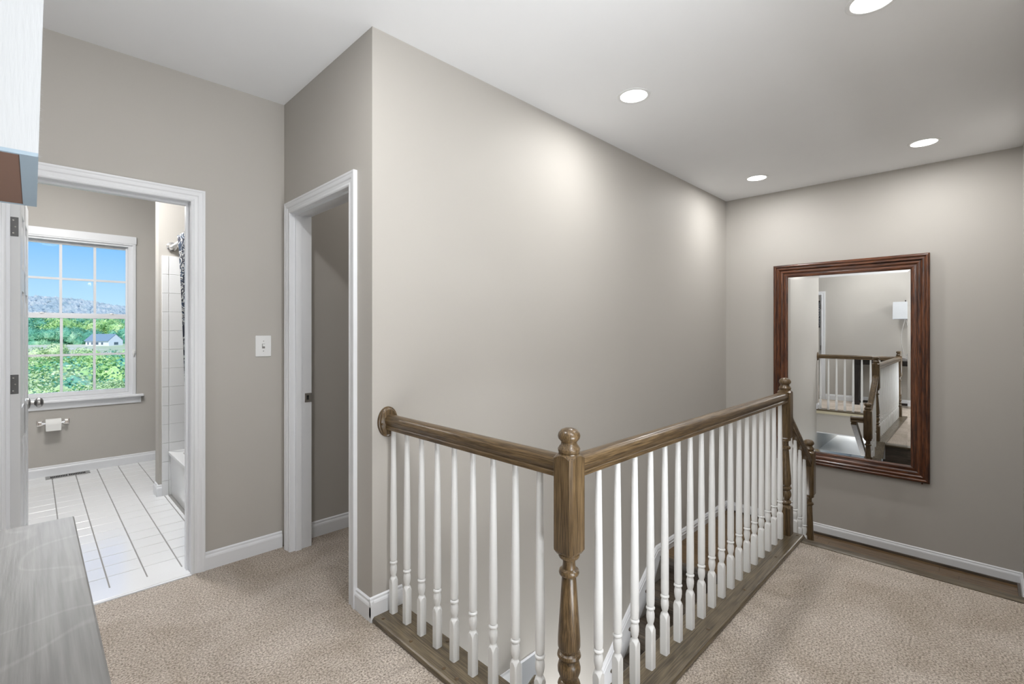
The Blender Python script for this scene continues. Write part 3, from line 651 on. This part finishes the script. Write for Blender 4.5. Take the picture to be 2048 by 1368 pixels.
hp = thing('toilet_paper_holder', 'chrome toilet paper holder on the wall under the window', 'holder', (.135, BYW, .495))
for sx_ in (-.088, .088):
    bm = B(); bx(bm, sx_-.022, sx_+.022, -.010, 0, -.024, .024); bx(bm, sx_-.012, sx_+.012, -.062, -.010, -.012, .012); obj('post', bm, 'chrome', hp, bevel=.003)
bm = B(); lathe(bm, [(.009, -.077), (.009, .077)], -.05, 0, 12, axis='x'); obj('bar', bm, 'chrome', hp)
bm = B(); lathe(bm, [(.047, -.052), (.049, -.050), (.049, .050), (.047, .052)], 0, 0, 32, axis='x', cap=True); bx(bm, -.05, .05, -.049, -.0475, -.055, 0)
tag(obj('toilet_paper_roll', bm, 'paper', smooth=True, loc=(.135, BYW-.052, .485)), 'white toilet paper roll on the chrome holder under the window', 'toilet paper')
vt = thing('floor_vent', 'grey metal floor register in the bathroom tiles under the window', 'vent', (.232, 6.0, .007))
obj('vent_frame', boxes((-.15, .15, -.05, -.036, 0, .004), (-.15, .15, .036, .05, 0, .004), (-.15, -.118, -.036, .036, 0, .004), (.118, .15, -.036, .036, 0, .004), (-.006, .006, -.036, .036, 0, .004)), 'nickel', vt)
obj('vent_well', boxes((-.118, .118, -.036, .036, 0, .0005)), 'dark', vt)
for k in range(20):
    x_ = -.107+k*.0113
    if abs(x_) < .006: continue
    obj('slat', boxes((x_-.0018, x_+.0018, -.036, .036, .0004, .0035)), 'nickel', vt)
# bedroom picture glimpsed in the mirror
pc = thing('framed_picture', 'dark framed picture beyond the bedroom doorway, seen in the mirror', 'picture', (-3.098, 2.75, 1.75))
obj('picture_frame', boxes((0, .02, -.42, .42, -.33, -.30), (0, .02, -.42, .42, .30, .33), (0, .02, -.42, -.39, -.30, .30), (0, .02, .39, .42, -.30, .30)), 'black', pc)
obj('picture_print', boxes((0, .012, -.39, .39, -.30, .30)), 'curtain', pc)

# ---------------------------------------------------------------- outdoors
a_ = radians(44.88); ca, sa = cos(a_), sin(a_)
def at(px, y, Y):
    """world point at depth plane Y seen through pixel"""
    r = (px-1024)/955; dx, dy = ca+r*sa, sa-r*ca; d = Y/dy; return Vector((d*dx, Y, CAMZ+(662-y)/955*d))
def gz(Y):   # ground profile going away from the house
    P_ = [(8, -5.0), (30, -11), (110, -15), (150, -7.6), (190, -5.6), (250, -4.4), (330, -2), (700, -6), (2500, -6)]
    for (a, za), (b_, zb) in zip(P_, P_[1:]):
        if Y <= b_: t_ = max(0, (Y-a)/(b_-a)); return za+(zb-za)*t_
    return -6
bm = B(); ys = [8, 20, 30, 60, 110, 130, 150, 170, 190, 220, 250, 290, 330, 500, 700, 1200, 2500]; xs = [-600, -200, -80, -30, 0, 20, 45, 80, 200, 700]
g_ = [[bm.verts.new((x, y, gz(y)+(.5*sin(x*.07+y*.05) if y > 40 and y < 240 else 0))) for x in xs] for y in ys]
for i in range(len(ys)-1):
    for j in range(len(xs)-1): bm.faces.new((g_[i][j], g_[i][j+1], g_[i+1][j+1], g_[i+1][j]))
struct('ground', bm, 'grass', smooth=True)
bm = B(); gx = [-900+30*i for i in range(70)]; rows = []
for j in range(16):
    y = 900+j*40; row = []
    for x in gx:
        ridge = 62-.10*(x+20)+5*sin(x*.012+.6)+2*sin(x*.037)
        h_ = -6+(ridge+6)*math.sin(min(1, j/13)*pi/2)
        row.append(bm.verts.new((x, y, h_+random.uniform(-1, 1)*2.0)))
    rows.append(row)
for j in range(15):
    for i in range(len(gx)-1): bm.faces.new((rows[j][i], rows[j][i+1], rows[j+1][i+1], rows[j+1][i]))
fh = struct('far_hills', bm, 'hill', smooth=True)
# tree canopy of the far hills: too many to count
bm = B(); ico = [v.co.copy() for v in (lambda b: (bmesh.ops.create_icosphere(b, subdivisions=1, radius=1), b)[1])(bmesh.new()).verts]
tmp = bmesh.new(); bmesh.ops.create_icosphere(tmp, subdivisions=1, radius=1); tv = [v.co.copy() for v in tmp.verts]; tf = [[v.index for v in f.verts] for f in tmp.faces]; tmp.free()
VV, FF = [], []
def blob(c, r, rz, seed=.25):
    o_ = len(VV)
    for p in tv:
        k_ = 1+random.uniform(-seed, seed); VV.append((c[0]+p.x*r*k_, c[1]+p.y*r*k_, c[2]+p.z*rz*k_))
    for f in tf: FF.append([i+o_ for i in f])
for k in range(7000):
    x = random.uniform(-160, 420); j = random.uniform(3, 14.5); y = 900+j*40
    ridge = 62-.10*(x+20)+5*sin(x*.012+.6)+2*sin(x*.037); h_ = -6+(ridge+6)*math.sin(min(1, j/13)*pi/2)
    r = random.uniform(3.5, 6.5); blob((x, y, h_+r*.5), r, r*random.uniform(.9, 1.3))
me = bpy.data.meshes.new('hill_trees'); me.from_pydata(VV, [], FF); me.materials.append(M['hill']); ht = bpy.data.objects.new('hill_trees', me); COL.objects.link(ht)
ht['kind'] = 'stuff'; tag(ht, 'hazy woodland covering the distant ridge under the sky', 'trees')
bm.free()
# single trees: crown of leaf clumps + trunk
def tree_mesh(seed, leaf, cl=5200, lobes=13):
    random.seed(seed); V_, F_ = [], []
    centers = [(Vector((random.gauss(0, .36), random.gauss(0, .36), random.uniform(-.35, .62))), random.uniform(.32, .52)) for _ in range(lobes)]
    for c, r in centers:
        o_ = len(V_)
        for p in tv: V_.append(tuple(c+p*r*.86*random.uniform(.85, 1.1)))
        for f in tf: F_.append([i+o_ for i in f])
    for k in range(cl):
        c, r = random.choice(centers); d = Vector((random.gauss(0, 1), random.gauss(0, 1), random.gauss(0, 1))).normalized()
        p = c+d*r*random.uniform(.85, 1.14); s_ = random.uniform(.018, .042)
        u = d.cross(Vector((random.random(), random.random(), random.random()))).normalized()*s_; w = (d*.5+Vector((random.gauss(0, .5), random.gauss(0, .5), random.gauss(0, .5)))).normalized().cross(u)*.9
        o_ = len(V_); V_ += [tuple(p-u), tuple(p+w), tuple(p+u), tuple(p-w)]; F_.append([o_, o_+1, o_+2, o_+3])
    me = bpy.data.meshes.new('crown'); me.from_pydata(V_, [], F_); me.materials.append(M[leaf]); return me
crowns = {k: [tree_mesh(s_+i*17, k) for i in range(2)] for s_, k in ((3, 'leaf_a'), (5, 'leaf_b'), (9, 'leaf_c'))}
tb_ = bmesh.new(); lathe(tb_, [(.05, -1.6), (.035, -.6), (.02, .2)], 0, 0, 8); trunk_me = bpy.data.meshes.new('trunk'); tb_.to_mesh(trunk_me); tb_.free(); trunk_me.materials.append(M['bark'])
random.seed(21)
def tree(px, ytop, Y, r, leaf, label, group=None, squash=1.0):
    p = at(px, ytop, Y); top = p.z; rz = r*squash; zc = top-rz*.98
    t_ = thing('tree', label, 'tree', (p.x, Y, zc-rz*1.55), random.uniform(0, 6), group)
    c = bpy.data.objects.new('crown', random.choice(crowns[leaf])); COL.objects.link(c); c.parent = t_; c.location = (0, 0, rz*1.55); c.scale = (r, r, rz)
    k_ = bpy.data.objects.new('trunk', trunk_me); COL.objects.link(k_); k_.parent = t_; k_.location = (0, 0, rz*1.55); k_.scale = (r, r, rz)
# woodland behind the house
for i, px in enumerate(range(36, 300, 15)):
    tree(px+random.uniform(-4, 4), random.uniform(630, 640), 300+random.uniform(-12, 25), random.uniform(8, 10.5), 'leaf_a' if random.random() < .5 else 'leaf_b', 'tall green woodland tree standing behind the pale meadow and house', 'woodland behind the meadow')
for i, px in enumerate((40, 62, 84, 106, 128, 152, 172, 247, 268)):
    tree(px, random.uniform(655, 663), 268+random.uniform(-5, 5), random.uniform(6, 7), 'leaf_b', 'low dark green tree at the back edge of the pale meadow', 'dark trees edging the meadow')
tree(99, 681, 150, 5.6, 'leaf_c', 'pale round tree alone beside the road left of the meadow', None, .95)
near = [(52, 714, 120, 6.2, 'leaf_a'), (76, 712, 112, 6, 'leaf_c'), (100, 715, 118, 5.5, 'leaf_a'), (122, 722, 100, 6, 'leaf_a'), (148, 712, 115, 6.5, 'leaf_a'), (172, 704, 108, 6, 'leaf_a'), (188, 690, 122, 4.5, 'leaf_c'), (198, 708, 112, 5.5, 'leaf_a'), (222, 712, 116, 5.5, 'leaf_a'), (246, 707, 122, 6, 'leaf_b'), (268, 704, 120, 6, 'leaf_a')]
for n_ in near: tree(*n_, 'bushy green tree in the row in front of the meadow', 'tree row before the meadow')
mid = [(48, 738, 72, 5.5, 'leaf_c'), (72, 728, 76, 5.2, 'leaf_a'), (98, 740, 68, 5, 'leaf_c'), (120, 734, 75, 5, 'leaf_b'), (142, 728, 78, 5.4, 'leaf_b'), (168, 724, 74, 5.2, 'leaf_a'), (192, 730, 78, 5.4, 'leaf_b'), (215, 722, 76, 5.6, 'leaf_b'), (240, 724, 73, 5.6, 'leaf_a'), (262, 726, 78, 5, 'leaf_b'), (284, 724, 78, 5, 'leaf_a')]
for n_ in mid: tree(*n_, 'leafy tree in the lower window panes nearer than the row', 'trees in the middle distance')
lo_ = [(46, 762, 52, 3.8, 'leaf_c'), (70, 758, 50, 3.6, 'leaf_c'), (96, 766, 50, 3.6, 'leaf_a'), (122, 768, 52, 3.8, 'leaf_b'), (148, 758, 53, 4, 'leaf_b'), (170, 770, 47, 2.6, 'leaf_a'), (184, 772, 45, 2.4, 'leaf_c'), (210, 762, 46, 2.6, 'leaf_c'), (236, 760, 46, 2.4, 'leaf_c'), (262, 752, 52, 3.6, 'leaf_b')]
for n_ in lo_: tree(*n_, 'small leafy tree nearest the house, just above the sill', 'nearest small trees')
struct('road', boxes((-60, 3.0, 196, 204, gz(200)-.4, gz(200)+.35)), 'road')
# neighbouring house
hp_ = at(209, 690, 250); hx = hp_.x; hz_ = gz(250)-.5
ho = thing('neighbour_house', 'small white house with grey gable roof beyond the meadow', 'house', (hx, 250, hz_), radians(-48)); ho.scale = (.80, .80, .80)
def hw_(a, b_, c_, d_, e_, f_): return boxes((a, b_, c_, d_, e_, f_))
bm = B(); prism(bm, [(-6, -4, 0), (6, -4, 0), (6, 4, 0), (-6, 4, 0)], (0, 0, 3.0)); prism(bm, [(5.0, -4, 3.0), (5.0, 4, 3.0), (5.0, 0, 6.0)], (.98, 0, 0)); prism(bm, [(-6, -4, 3.0), (-6, 4, 3.0), (-6, 0, 6.0)], (.2, 0, 0)); obj('wall', bm, 'siding', ho)
for sgn in (-1, 1):
    bm = B(); prism(bm, [(-6.4, sgn*4.5, 2.75), (-6.4, 0, 6.15), (-6.4, 0, 6.35), (-6.4, sgn*4.5, 2.95)], (12.4, 0, 0)); obj('roof', bm, 'roof', ho)
for (x_, w_) in ((-4.6, .9), (-2.6, .9), (0, 1.6), (2.6, 1.2)):
    f_ = obj('window', boxes((x_-w_/2, x_+w_/2, -4.06, -4.0, 1.0, 2.3)), 'siding', ho); obj('pane', boxes((x_-w_/2+.08, x_+w_/2-.08, -4.08, -4.055, 1.08, 2.22)), 'hwin', f_)
f_ = obj('window', boxes((6.0, 6.06, -1.4, 1.4, .8, 2.4)), 'siding', ho); obj('pane', boxes((6.055, 6.08, -1.2, 1.2, .95, 2.25)), 'hwin', f_)
